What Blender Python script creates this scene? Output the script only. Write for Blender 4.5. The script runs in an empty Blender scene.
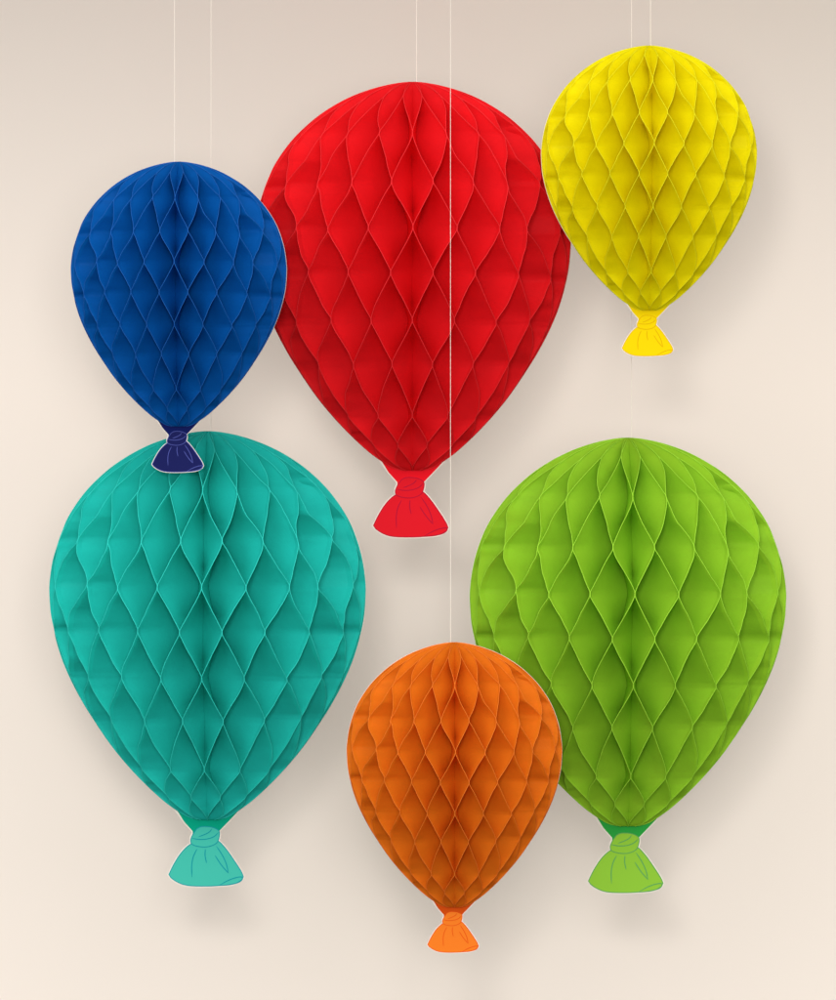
import bpy, math, random
import numpy as np
from mathutils import Vector, noise

random.seed(4)
scene = bpy.context.scene
COL = scene.collection
D = 5.0            # camera distance to the plane in which the large balloons hang
MM = 0.001         # one picture pixel is one millimetre in that plane

# ------------------------------------------------------------------ materials
def lin(c):
    return tuple(((v / 255) / 12.92 if v <= 10 else (((v / 255) + 0.055) / 1.055) ** 2.4) for v in c) + (1.0,)

def tissue(name, alb, thru, rimcol=None):
    m = bpy.data.materials.new(name); m.use_nodes = True
    nt = m.node_tree; N = nt.nodes; L = nt.links; N.clear()
    out = N.new('ShaderNodeOutputMaterial')
    dif = N.new('ShaderNodeBsdfDiffuse'); tr = N.new('ShaderNodeBsdfTranslucent')
    gl = N.new('ShaderNodeBsdfGlossy'); gl.inputs['Roughness'].default_value = 0.55
    mix = N.new('ShaderNodeMixShader'); mix.inputs[0].default_value = 0.30
    mix2 = N.new('ShaderNodeMixShader'); mix2.inputs[0].default_value = 0.003
    tc = N.new('ShaderNodeTexCoord'); mp = N.new('ShaderNodeMapping')
    mp.inputs['Scale'].default_value = (1, 1, 1)
    ns = N.new('ShaderNodeTexNoise'); ns.inputs['Scale'].default_value = 34; ns.inputs['Detail'].default_value = 5
    fi = N.new('ShaderNodeTexNoise'); fi.inputs['Scale'].default_value = 420; fi.inputs['Detail'].default_value = 3
    L.new(tc.outputs['Object'], mp.inputs[0])
    L.new(mp.outputs[0], ns.inputs['Vector']); L.new(mp.outputs[0], fi.inputs['Vector'])
    add = N.new('ShaderNodeMath'); add.operation = 'MULTIPLY_ADD'
    L.new(fi.outputs['Fac'], add.inputs[0]); add.inputs[1].default_value = 0.3
    L.new(ns.outputs['Fac'], add.inputs[2])
    mr = N.new('ShaderNodeMapRange')
    mr.inputs['From Min'].default_value = 0.35; mr.inputs['From Max'].default_value = 0.95
    mr.inputs['To Min'].default_value = 0.90; mr.inputs['To Max'].default_value = 1.06
    L.new(add.outputs[0], mr.inputs['Value'])
    vm = N.new('ShaderNodeVectorMath'); vm.operation = 'SCALE'
    rgb = N.new('ShaderNodeRGB'); rgb.outputs[0].default_value = alb
    L.new(rgb.outputs[0], vm.inputs[0]); L.new(mr.outputs[0], vm.inputs['Scale'])
    L.new(vm.outputs[0], dif.inputs['Color'])
    tr.inputs['Color'].default_value = thru
    bp = N.new('ShaderNodeBump'); bp.inputs['Strength'].default_value = 0.4; bp.inputs['Distance'].default_value = 0.0015
    L.new(add.outputs[0], bp.inputs['Height'])
    L.new(bp.outputs[0], dif.inputs['Normal'])
    L.new(dif.outputs[0], mix.inputs[1]); L.new(tr.outputs[0], mix.inputs[2])
    L.new(mix.outputs[0], mix2.inputs[1]); L.new(gl.outputs[0], mix2.inputs[2])
    L.new(mix2.outputs[0], out.inputs['Surface'])
    return m

def plain(name, c, rough=0.8, var=0.03, scale=60.0, spec=0.05):
    m = bpy.data.materials.new(name); m.use_nodes = True
    nt = m.node_tree; N = nt.nodes; L = nt.links
    b = N['Principled BSDF']; b.inputs['Roughness'].default_value = rough
    b.inputs['Specular IOR Level'].default_value = spec
    tc = N.new('ShaderNodeTexCoord'); ns = N.new('ShaderNodeTexNoise')
    ns.inputs['Scale'].default_value = scale; ns.inputs['Detail'].default_value = 5
    mr = N.new('ShaderNodeMapRange'); mr.inputs['To Min'].default_value = 1 - var; mr.inputs['To Max'].default_value = 1 + var
    vm = N.new('ShaderNodeVectorMath'); vm.operation = 'SCALE'; vm.inputs[0].default_value = c[:3]
    L.new(tc.outputs['Object'], ns.inputs['Vector']); L.new(ns.outputs['Fac'], mr.inputs['Value'])
    L.new(mr.outputs[0], vm.inputs['Scale']); L.new(vm.outputs[0], b.inputs['Base Color'])
    return m

M_card = plain('white_card', lin((228, 219, 207)), 0.6, 0.01)
M_string = plain('cotton_string', lin((244, 235, 222)), 0.8, 0.04, 900)
M_wall = plain('backdrop_paper', (0.80, 0.718, 0.645, 1), 0.9, 0.006, 3.0, 0.05)

# ------------------------------------------------------------------ helpers
def link(name, me, mats, parent=None):
    o = bpy.data.objects.new(name, me); COL.objects.link(o)
    for i, mt in enumerate(mats):
        if len(me.materials) <= i: me.materials.append(None)
        o.material_slots[i].link = 'OBJECT'; o.material_slots[i].material = mt
    o.parent = parent
    return o

def np_mesh(name, V, F, smooth=True, mi=None):
    me = bpy.data.meshes.new(name)
    V = np.asarray(V, dtype=np.float32); F = np.asarray(F, dtype=np.int32)
    me.vertices.add(len(V)); me.vertices.foreach_set('co', V.ravel())
    me.loops.add(F.size); me.loops.foreach_set('vertex_index', F.ravel())
    me.polygons.add(len(F))
    me.polygons.foreach_set('loop_start', np.arange(0, F.size, 4, dtype=np.int32))
    me.polygons.foreach_set('loop_total', np.full(len(F), 4, dtype=np.int32))
    me.polygons.foreach_set('use_smooth', np.full(len(F), smooth))
    if mi is not None: me.polygons.foreach_set('material_index', np.asarray(mi, dtype=np.int32))
    me.update(calc_edges=True); me.validate()
    return me

# ------------------------------------------------------------------ balloon outline (millimetres: half width, distance below the top)
PROF = [(0, 0), (9.7, .6), (27, 3.6), (44.2, 8.4), (61.4, 15.0), (78.6, 24), (95.9, 35.6), (113, 50.8), (126, 65.6),
        (138.9, 85), (147.5, 104), (154, 126), (157.4, 149), (157.6, 166), (155.3, 190), (148.3, 218), (138.9, 242.6),
        (126.2, 267.6), (113, 289), (96, 313.8), (79, 334.5), (61.4, 353), (44.2, 368.8), (31, 378.5), (20, 385), (9, 388)]
BOT = 455.0                      # the lowest point of the tail below the top

def catmull(P, n):
    P = [np.array(p, float) for p in P]
    P = [2 * P[0] - P[1]] + P + [2 * P[-1] - P[-2]]
    out = []
    for i in range(1, len(P) - 2):
        for k in range(n):
            t = k / n; a, b, c, d = P[i - 1], P[i], P[i + 1], P[i + 2]
            out.append(0.5 * ((2 * b) + (c - a) * t + (2 * a - 5 * b + 4 * c - d) * t * t + (3 * b - a - 3 * c + d) * t ** 3))
    out.append(P[-2]); return np.array(out)

PP = catmull(PROF, 12)
PZ = np.maximum.accumulate(PP[:, 1]); PR = np.maximum(PP[:, 0], 0.0)
def radius(z):                   # half width at distance z below the top; square-root shaped close to the top
    z = np.asarray(z, float)
    near = np.sqrt(np.maximum(z, 0)) * 14.6
    return np.where(z < 2.0, np.minimum(near, np.interp(2.0, PZ, PR) * np.sqrt(np.maximum(z, 0) / 2.0)), np.interp(z, PZ, PR))

# rows of glue: +1 joins the sheets on one side, -1 on the other
NODES = [(-33, 1), (17, -1), (59, 1), (108, -1), (153, 1), (197, -1), (242.5, 1), (285, -1), (334, 1), (363, -1), (388, 1), (412, -1)]
def wave(z):
    z = np.asarray(z, float); w = np.zeros_like(z)
    for (a, sa), (b, sb) in zip(NODES[:-1], NODES[1:]):
        t = (z - a) / (b - a); g = 2.2 / (b - a)
        t2 = np.clip((t - g) / (1 - 2 * g), 0, 1)
        s = 0.95 * t2 + 0.05 * (t2 * t2 * (3 - 2 * t2))
        w = np.where((t >= 0) & (t < 1), sa + (sb - sa) * s, w)
    return w * 0.985

UK = [0, .5, 1.5, 2.5, 3.5, 4.5, 5.0]; UV = [0, 7.7, 23.6, 41.8, 60.5, 79.5, 90.0]
def azim(u, z):
    """azimuth of sheet position u at distance z below the top: towards the narrow end the cells keep
    their width, so the outer ones are pressed flat against the card"""
    u = np.asarray(u, float); au = np.abs(u)
    a = np.interp(au, UK, UV)
    up = 1 - np.clip((z - 158) / 40, 0, 1)
    a = a - 5.0 * up * np.clip(z / 80, 0, 1) * np.exp(-((au - 3.0) / 0.75) ** 2)
    g = np.interp(z, [190, 242, 285, 334, 364, 388], [1, 1.085, 1.29, 1.63, 2.15, 2.7])
    a = a * g
    lim = 84.0                                            # soft stop against the card, order of the sheets kept
    a = np.where(a > lim, lim + (89.4 - lim) * (1 - np.exp(-(a - lim) / 22.0)), a)
    return np.sign(u) * a * math.pi / 180

JOIN, VALLEY = 0.965, 0.0       # where neighbouring sheets start to close up, and the bottom of each fold
def build_body_mesh():
    n1 = 26
    za = 9.0 * (np.arange(n1) / n1) ** 2 + 0.02
    zb = np.linspace(9.0, 387.6, 235)
    Z = np.concatenate([za, zb]); R = np.maximum(radius(Z), 0.8)
    T = JOIN + (1 - JOIN) * np.linspace(0, 1, 3)
    nz, nt = len(Z), len(T)
    W = wave(Z)
    rng = np.random.RandomState(7)
    allV, allF, MI = [], [], []; base = 0
    idx = np.arange(nz * nt).reshape(nz, nt)
    quad = np.stack([idx[:-1, :-1], idx[:-1, 1:], idx[1:, 1:], idx[1:, :-1]], -1).reshape(-1, 4)
    def field(a, z, r, seed):
        v = noise.noise(Vector((math.cos(a) * 2.1 + seed, math.sin(a) * 2.1, z * 0.017)))
        v2 = noise.noise(Vector((math.cos(a) * 5.1 + seed + 9, math.sin(a) * 5.1, z * 0.045)))
        return v + 0.45 * v2
    for side in (-1, 1):         # front half and back half of the honeycomb, either side of the card
        inner = []
        for k in range(-10, 10):
            uk = 0.25 + 0.5 * k; s = -1 if k % 2 == 0 else 1
            amp = rng.uniform(-1, 1, 14)
            bulge = np.interp(Z, np.linspace(-10, 400, 14), amp) * (1 - W ** 2)
            az = azim(uk + 0.25 * s * W, Z)
            edge = np.clip(1 - np.abs(az) / (math.pi / 2), 0, 1)
            fade = np.minimum(1, edge * 5)
            upper = np.exp(-((Z - 70) / 60) ** 2) + 0.4
            fz = np.array([field(a * side, z, r, 3.0) for a, z, r in zip(az, Z, R)])
            fv = np.array([field(a * side, z, r, 31.0) for a, z, r in zip(az, Z, R)])
            lift = 0.22 + 1.8 * np.sin(np.abs(az)) ** 2
            d_az = math.radians(1.9) * fz * fade * lift + math.radians(2.5) * bulge * fade * lift * upper
            d_z = 3.6 * fv * fade * lift * np.clip(Z / 30, 0, 1) * np.clip((388 - Z) / 40, 0, 1)
            # small ripples that live on the free rim of the paper only
            rip = np.array([noise.noise(Vector((k * 7.7 + side * 50, z * 0.10, 2.0))) for z in Z]) * (1 - W ** 2)
            for_t = T[None, :]
            A = (az + d_az)[:, None] * np.ones_like(for_t) + (math.radians(0.4) * rip * fade * lift)[:, None] * for_t ** 3
            # between two glue rows the paper bows a little as it nears the spine
            A += math.radians(1.5) * (s * (1 - W ** 2) * fade)[:, None] * np.sin(for_t * math.pi) * 0.5
            A = np.clip(A, -math.pi / 2 + 0.006, math.pi / 2 - 0.006)
            rr = R[:, None] * for_t * np.ones_like(A)
            zz = Z[:, None] + (d_z[:, None] * ((0.75 + 0.25 * for_t))) * 1.0
            # keep the shifted points on the outline
            rmax = np.maximum(radius(np.clip(zz, 0.02, 387.9)), 0.8)
            rr = rmax * for_t
            X = rr * np.sin(A); Y = -rr * np.cos(A) - 0.9
            V = np.stack([X, Y * (1 if side == -1 else -1), BOT - zz], -1).reshape(-1, 3)
            allV.append(V); allF.append(quad + base); base += len(V)
            inner.append((A[:, 0], rr[:, 0], zz[:, 0]))
            # the cut edge of the paper: a thin bead along the rim
            rim = V.reshape(nz, nt, 3)[:, -1, :]
            tang = np.gradient(rim, axis=0); tang /= np.linalg.norm(tang, axis=1)[:, None] + 1e-9
            outw = rim - np.array([0, 0, 0]); outw = np.stack([rim[:, 0], rim[:, 1], np.zeros(nz)], -1)
            outw /= np.linalg.norm(outw, axis=1)[:, None] + 1e-9
            sd = np.cross(tang, outw); sd /= np.linalg.norm(sd, axis=1)[:, None] + 1e-9
            on = np.cross(sd, tang)
            h = 0.42
            ring = np.stack([rim + sd * h, rim + on * h, rim - sd * h, rim - on * h], 1)  # nz,4,3
            ii = np.arange(nz * 4).reshape(nz, 4)
            f = []
            for q in range(4):
                a = ii[:-1, q]; b = ii[:-1, (q + 1) % 4]; c = ii[1:, (q + 1) % 4]; d = ii[1:, q]
                f.append(np.stack([a, b, c, d], -1))
            allV.append(ring.reshape(-1, 3)); allF.append(np.concatenate(f) + base); base += nz * 4; MI.append((len(allF) - 1, 1))
        # inner folds: from each sheet to the bottom of the cell between it and the next
        inner = [(np.full(nz, -math.pi / 2 + .004), R * JOIN, Z)] + inner + [(np.full(nz, math.pi / 2 - .004), R * JOIN, Z)]
        ns_ = 12
        for (a0, r0, z0), (a1, r1, z1) in zip(inner[:-1], inner[1:]):
            am, rm, zm = (a0 + a1) / 2, (r0 + r1) / 2, (z0 + z1) / 2
            wid = np.clip((a1 - a0) * rm / 14.0, 0, 1)          # narrow cells close up early, wide ones go deep
            side_ = np.abs(np.sin(am))
            depth = 0.27 + 0.15 * np.clip(side_ * 2.5, 0, 1) + 0.38 * side_ ** 4     # deeper cells at the flanks, shaped to darken the balloon's sides
            rv = rm * (1 - depth * wid ** 0.7)
            # off the middle, the paper leans: one long wall faces out, the other tucks in behind the nearer sheet
            lean = np.clip((np.abs(am) - math.radians(2)) / math.radians(5), 0, 1) * np.sign(am)
            av = am - lean * 0.33 * (a1 - a0)
            for (a, r, z) in ((a0, r0, z0), (a1, r1, z1)):
                P = []
                for q in range(ns_ + 1):
                    f = q / ns_
                    aa = a + (av - a) * (0.55 * f + 0.45 * f ** 1.9) * 0.995
                    r_ = r + (rv - r) * f; z_ = z + (zm - z) * f
                    P.append(np.stack([r_ * np.sin(aa), (-r_ * np.cos(aa) - 0.9) * (1 if side == -1 else -1), BOT - z_], -1))
                V = np.stack(P, 1).reshape(-1, 3)
                ii = np.arange(nz * (ns_ + 1)).reshape(nz, ns_ + 1)
                allV.append(V)
                allF.append(np.stack([ii[:-1, :-1], ii[:-1, 1:], ii[1:, 1:], ii[1:, :-1]], -1).reshape(-1, 4) + base); base += len(V)
        # the first sheet of the book, flat on the card
        sh = side * 0.85
        V = np.stack([np.stack([-R, np.full(nz, sh), BOT - Z], -1), np.stack([R, np.full(nz, sh), BOT - Z], -1)], 1).reshape(-1, 3)
        ii = np.arange(nz * 2).reshape(nz, 2)
        allV.append(V); allF.append(np.stack([ii[:-1, 0], ii[:-1, 1], ii[1:, 1], ii[1:, 0]], -1) + base); base += len(V)
    beads = {i for i, _ in MI}
    mi = np.concatenate([np.full(len(f), 1 if i in beads else 0) for i, f in enumerate(allF)])
    return np_mesh('honeycomb_body', np.concatenate(allV) * MM, np.concatenate(allF), True, mi)

# ------------------------------------------------------------------ flat printed card pieces
def plate(polys, half, mi=None):
    """polys: outlines (x, distance below top) in mm, extruded half mm to the front and back"""
    V = []; F = []; MI = []
    for n, poly in enumerate(polys):
        b = len(V); k = len(poly)
        h = half[n] if isinstance(half, (list, tuple)) else half
        for y in (-h, h):
            for (x, z) in poly: V.append((x * MM, y * MM, (BOT - z) * MM))
        F.append(list(range(b, b + k))); F.append(list(range(b + 2 * k - 1, b + k - 1, -1)))
        for i in range(k):
            j = (i + 1) % k; F.append([b + i, b + k + i, b + k + j, b + j])
        MI += [(mi[n] if mi else 0)] * (k + 2)
    return V, F, MI

def plate_mesh(name, parts):
    V = []; F = []; MI = []
    for polys, half, m in parts:
        v, f, _ = plate(polys, half); b = len(V)
        V += v; F += [[i + b for i in q] for q in f]; MI += [m] * len(f)
    me = bpy.data.meshes.new(name); me.from_pydata(V, [], F)
    for i, p in enumerate(me.polygons): p.material_index = MI[i]
    import bmesh
    bm = bmesh.new(); bm.from_mesh(me); bmesh.ops.recalc_face_normals(bm, faces=bm.faces); bm.to_mesh(me); bm.free()
    return me

def offset(poly, d):
    P = [np.array(p, float) for p in poly]; n = len(P)
    area = sum(P[i][0] * P[(i + 1) % n][1] - P[(i + 1) % n][0] * P[i][1] for i in range(n))
    sg = 1 if area > 0 else -1; out = []
    for i in range(n):
        e1 = P[i] - P[i - 1]; e2 = P[(i + 1) % n] - P[i]
        e1 /= np.linalg.norm(e1) + 1e-9; e2 /= np.linalg.norm(e2) + 1e-9
        nn = np.array([e1[1] + e2[1], -e1[0] - e2[0]]) * sg
        nn /= np.linalg.norm(nn) + 1e-9
        c = max(0.5, float(np.dot(nn, np.array([e1[1], -e1[0]]) * sg)))
        out.append(tuple(P[i] + nn * d / c))
    return out

def smooth_line(P, n=8): return [tuple(p) for p in catmull(P, n)]

def stroke(P, w0, w1=None, n=8, taper=True):
    C = np.array(smooth_line(P, n)); t = np.gradient(C, axis=0); t /= np.linalg.norm(t, axis=1)[:, None] + 1e-9
    nrm = np.stack([-t[:, 1], t[:, 0]], -1); k = len(C)
    w = np.full(k, w0 / 2)
    if taper: w = w * np.clip(np.minimum(np.linspace(0, 1, k) * 5, np.linspace(1, 0, k) * 5) + 0.35, 0, 1)
    return [tuple(p) for p in (C + nrm * w[:, None])] + [tuple(p) for p in (C - nrm * w[:, None])[::-1]]

# tail outlines, taken about x = 0 with z below the top
SKIRT = smooth_line([(-14.5, 411.0), (-20, 413.8), (-27.5, 421.5), (-34.5, 432.5), (-39.6, 443.0)], 6) + \
        smooth_line([(-37.2, 446.6), (-32.0, 450.2), (-24.5, 453.4), (-15, 454.8), (0, 455), (12, 454.4), (22, 453.6), (29, 451.7), (34.2, 448.6)], 5) + \
        smooth_line([(35.9, 445.2), (33.6, 439.6), (27.5, 430), (20.0, 419.2), (13.5, 411.5), (9.2, 408.2)], 6)
KNOT = smooth_line([(-15.2, 402.0), (-17.4, 407), (-17.6, 410.5), (-16.4, 412.8), (-12.5, 414.6), (-6, 415.7), (0, 415.5), (6, 413.6),
                    (9.8, 410.6), (11.6, 405.5), (12.0, 401), (10.6, 398.3), (6, 395.8), (0, 394.6), (-7, 394.8), (-11.5, 397)], 5)
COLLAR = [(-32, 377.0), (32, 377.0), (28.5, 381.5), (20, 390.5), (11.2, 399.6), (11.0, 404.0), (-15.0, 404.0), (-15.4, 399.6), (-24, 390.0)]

def card_outline():
    z = np.concatenate([8 * (np.arange(14) / 14) ** 2, np.linspace(8, 376, 70)])
    r = np.maximum(radius(z), 0.0)
    R_ = [(a, b) for a, b in zip(r, z)]
    Lf = [(-a, b) for a, b in zip(r, z)][1:]
    right = R_ + [(28.5, 381.5), (20, 390.5), (11.2, 399.4), (12.2, 402.5), (11.8, 406), (10.6, 409.3)]
    skirt_r = [p for p in reversed(SKIRT) if p[0] > 0 and p[1] > 410]
    skirt_rest = [p for p in reversed(SKIRT) if p[0] <= 0 and p[1] > 413.4]
    left = [(-16.8, 412.6), (-17.8, 409.5), (-17.4, 405.5), (-15.2, 401.2), (-16.2, 399.0), (-24, 390)] + list(reversed(Lf))
    out = right + skirt_r + skirt_rest + left
    return [a if p[1] < 378 else b for p, a, b in zip(out, offset(out, 0.5), offset(out, 0.85))]

LINES_SKIRT = [stroke([(-11.0, 417.5), (-14.6, 425), (-16.3, 434), (-16.0, 445.5)], 1.0),
               stroke([(-2.6, 417.5), (-2.9, 424), (-1.4, 431.5)], 1.0),
               stroke([(8.4, 414.5), (14.0, 423.0), (18.2, 432), (20.4, 441.2)], 1.0),
               stroke([(7.2, 424), (13.2, 433.2), (20.4, 441.6)], 1.0),
               stroke([(10.5, 454.2), (19.5, 449.2), (27.5, 446.2), (33.5, 445.4), (34.4, 447.6), (31, 450.6), (24, 452.6), (13.5, 453.9)], 1.0)]
# printed outline of the skirt
_so = offset(SKIRT, -0.45); 
RIM_SKIRT = [stroke(_so[:len(_so)], 0.85, n=1, taper=False)]
LINES_KNOT = [stroke([(-16.2, 406.6), (-9, 407.8), (-1.0, 407.4), (6, 405.0), (10.6, 400.8)], 0.9),
              stroke([(-9.5, 405.2), (-4, 403.2), (1.4, 400.4), (4.0, 397.2)], 0.9)]
_ko = offset(KNOT, -0.4)
RIM_KNOT = [stroke(_ko + [_ko[0]], 0.8, n=1, taper=False)]

print('building honeycomb'); ME_BODY = build_body_mesh()
ME_CARD = plate_mesh('backing_card', [([card_outline()], 0.5, 0)])
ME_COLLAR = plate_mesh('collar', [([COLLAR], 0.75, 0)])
ME_TAIL = plate_mesh('tail', [([SKIRT], 0.8, 0), (LINES_SKIRT, 1.0, 1), (RIM_SKIRT, 0.95, 1)])
ME_KNOT = plate_mesh('knot', [([KNOT], 1.1, 0), (LINES_KNOT, 1.35, 1), (RIM_KNOT, 1.25, 1)])

def string_mesh(x0, length, r):
    """cotton thread running up from the loop at the balloon's top; a fine twist keeps it from being a perfect rod"""
    n = 160; V = []; F = []
    for i in range(n + 1):
        z = i / n * length
        for q in range(6):
            a = q * math.pi / 3 + i * 0.9
            rr = r * (1 + 0.12 * math.sin(i * 2.4 + q))
            V.append((x0 + rr * math.cos(a), rr * math.sin(a), z))
    for i in range(n):
        for q in range(6):
            F.append((i * 6 + q, i * 6 + (q + 1) % 6, (i + 1) * 6 + (q + 1) % 6, (i + 1) * 6 + q))
    me = bpy.data.meshes.new('string'); me.from_pydata(V, [], F)
    for p in me.polygons: p.use_smooth = True
    return me

def place(px, py, y):            # picture position at depth y -> world x, z
    k = (D + y) / D
    return (px - 418) * MM * k, (500 - py) * MM * k, k

def balloon(color, px, top, y, size, string_px, alb, thru, collar, tailc, linec, label, group):
    x, z, k = place(px, top + BOT * size, y)
    e = bpy.data.objects.new('honeycomb_balloon', None); COL.objects.link(e)
    e.empty_display_size = 0.02
    e.location = (x, y, z); e.scale = (size * k,) * 3
    e['label'] = label; e['category'] = 'paper balloon'; e['group'] = group
    mt = tissue(color + '_tissue', alb, thru)
    mc = plain(color + '_collar_print_shade', collar, 0.75); mtl = plain(color + '_tail_print', tuple(v * 0.76 for v in tailc[:3]), 0.7, 0.02)  # collar colour mixes its print with the body's shade on it
    ml = plain(color + '_line_print', linec, 0.7, 0.02)
    me_ = tissue(color + '_cut_edge', tuple(min(0.93, v * 1.3 + 0.022) for v in alb[:3]) + (1,), thru)
    link('honeycomb_body', ME_BODY, [mt, me_], e)
    link('backing_card', ME_CARD, [M_card], e)
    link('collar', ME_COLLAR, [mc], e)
    t = link('tail', ME_TAIL, [mtl, ml], e)
    link('knot', ME_KNOT, [mtl, ml], t)
    s = size * k
    sx = (string_px - px) * MM / size
    ln = (0.5 * 1.3 + 0.25 - (z + BOT * MM * s)) / s
    so = link('string', string_mesh(sx, ln, 0.00028 / s), [M_string], e)
    so.location = (0, 0, (BOT - 0.5) * MM)
    return e

G = 'tissue paper balloons hanging on strings'
balloon('red', 412.6, 82.5, 0.0, 1.0, 416.5, (0.84, 0.012, 0.018, 1), (0.9, 0.02, 0.02, 1),
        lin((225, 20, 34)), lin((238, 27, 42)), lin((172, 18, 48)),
        'large red honeycomb paper balloon with a flat red tail, behind the blue and yellow ones', G)
balloon('teal', 208, 431.5, 0.0, 1.0, 211, (0.018, 0.57, 0.50, 1), (0.012, 0.66, 0.54, 1),
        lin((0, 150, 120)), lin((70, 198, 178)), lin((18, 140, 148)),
        'large teal green honeycomb paper balloon hanging below the blue one', G)
balloon('green', 627.5, 438, 0.0, 1.0, 631.5, (0.33, 0.62, 0.03, 1), (0.36, 0.70, 0.03, 1),
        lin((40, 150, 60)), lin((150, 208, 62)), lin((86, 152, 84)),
        'large lime green honeycomb paper balloon behind the orange one', G)
balloon('blue', 179, 162, -0.118, 0.682, 174.5, (0.002, 0.105, 0.42, 1), (0.003, 0.15, 0.52, 1),
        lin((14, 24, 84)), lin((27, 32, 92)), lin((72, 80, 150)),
        'small royal blue honeycomb paper balloon with a dark navy tail', G)
balloon('yellow', 648.8, 46, -0.118, 0.682, 650.5, (0.86, 0.77, 0.002, 1), (0.9, 0.8, 0.01, 1),
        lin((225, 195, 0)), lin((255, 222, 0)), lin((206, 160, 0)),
        'small bright yellow honeycomb paper balloon at the upper right', G)
balloon('orange', 454.3, 642.3, -0.165, 0.682, 450.5, (0.76, 0.185, 0.010, 1), (0.90, 0.22, 0.012, 1),
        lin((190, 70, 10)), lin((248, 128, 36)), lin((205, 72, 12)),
        'small orange honeycomb paper balloon hanging lowest in front of the green one', G)

# ------------------------------------------------------------------ backdrop
YW = 0.46
def backdrop():
    W = 3.0; zs = list(np.linspace(-2.2, 0.1, 12)) + list(np.linspace(0.1, 0.72, 32)[1:]) + [1.0, 1.5]
    V = []; F = []
    y = YW; tilt = 0; pz = zs[0]
    for z in zs:
        dz = z - pz; pz = z
        t = min(max((z - 0.12) / 0.42, 0), 1); tilt = math.radians(40) * t ** 1.2  # forward lean added to make the upper backdrop catch less light
        y -= math.tan(tilt) * dz
        for i in range(9): V.append((-W / 2 + W * i / 8, y, z))
    for r in range(len(zs) - 1):
        for i in range(8):
            F.append((r * 9 + i, r * 9 + i + 1, (r + 1) * 9 + i + 1, (r + 1) * 9 + i))
    me = bpy.data.meshes.new('backdrop'); me.from_pydata(V, [], F)
    for p in me.polygons: p.use_smooth = True
    o = link('wall', me, [M_wall]); o['kind'] = 'structure'
backdrop()

# ------------------------------------------------------------------ light
w = bpy.data.worlds.new('World'); scene.world = w; w.use_nodes = True
bg = w.node_tree.nodes['Background']
_N, _L = w.node_tree.nodes, w.node_tree.links          # a white studio, bright in front and above, dim at the floor and the sides
_tc = _N.new('ShaderNodeTexCoord'); _dt = _N.new('ShaderNodeVectorMath'); _dt.operation = 'DOT_PRODUCT'
_dt.inputs[1].default_value = (-0.10, -0.54, 0.835)
_mr = _N.new('ShaderNodeMapRange'); _mr.interpolation_type = 'SMOOTHSTEP'
_mr.inputs['From Min'].default_value = -0.12; _mr.inputs['From Max'].default_value = 1.0
_mr.inputs['To Min'].default_value = 0.12; _mr.inputs['To Max'].default_value = 1.86
_L.new(_tc.outputs['Generated'], _dt.inputs[0]); _L.new(_dt.outputs['Value'], _mr.inputs['Value']); _L.new(_mr.outputs[0], bg.inputs[1])
bg.inputs[0].default_value = (1.0, 0.99, 0.975, 1)

def area(name, loc, target, sx, sy, power, col=(1, 1, 1)):
    l = bpy.data.lights.new(name, 'AREA'); l.shape = 'RECTANGLE'; l.size = sx; l.size_y = sy; l.energy = power; l.color = col
    o = bpy.data.objects.new(name, l); COL.objects.link(o); o.location = loc
    o.rotation_euler = (Vector(target) - Vector(loc)).to_track_quat('-Z', 'Y').to_euler()
    return o
area('key_softbox', (-0.19, -4.4, 0.44), (0, 0, 0), 0.28, 0.28, 23, (1, 0.98, 0.95))
area('front_fill', (0.0, -5.4, 0.22), (0, 0, 0), 1.0, 0.9, 108, (1, 0.99, 0.975))  # added fill light behind the camera, thins the shade on the wall

# ------------------------------------------------------------------ camera
c = bpy.data.cameras.new('camera'); cam = bpy.data.objects.new('camera', c); COL.objects.link(cam)
cam.location = (0, -D, 0); cam.rotation_euler = (math.pi / 2, 0, 0)
c.sensor_fit = 'VERTICAL'; c.sensor_height = 24
c.lens = 24 * D / 1.0; c.clip_end = 100; c.clip_start = 0.1
scene.camera = cam
scene.view_settings.view_transform = 'Standard'; scene.view_settings.look = 'None'
scene.view_settings.exposure = 0; scene.view_settings.gamma = 1
scene.cycles.max_bounces = 14; scene.cycles.diffuse_bounces = 8; scene.cycles.transmission_bounces = 8
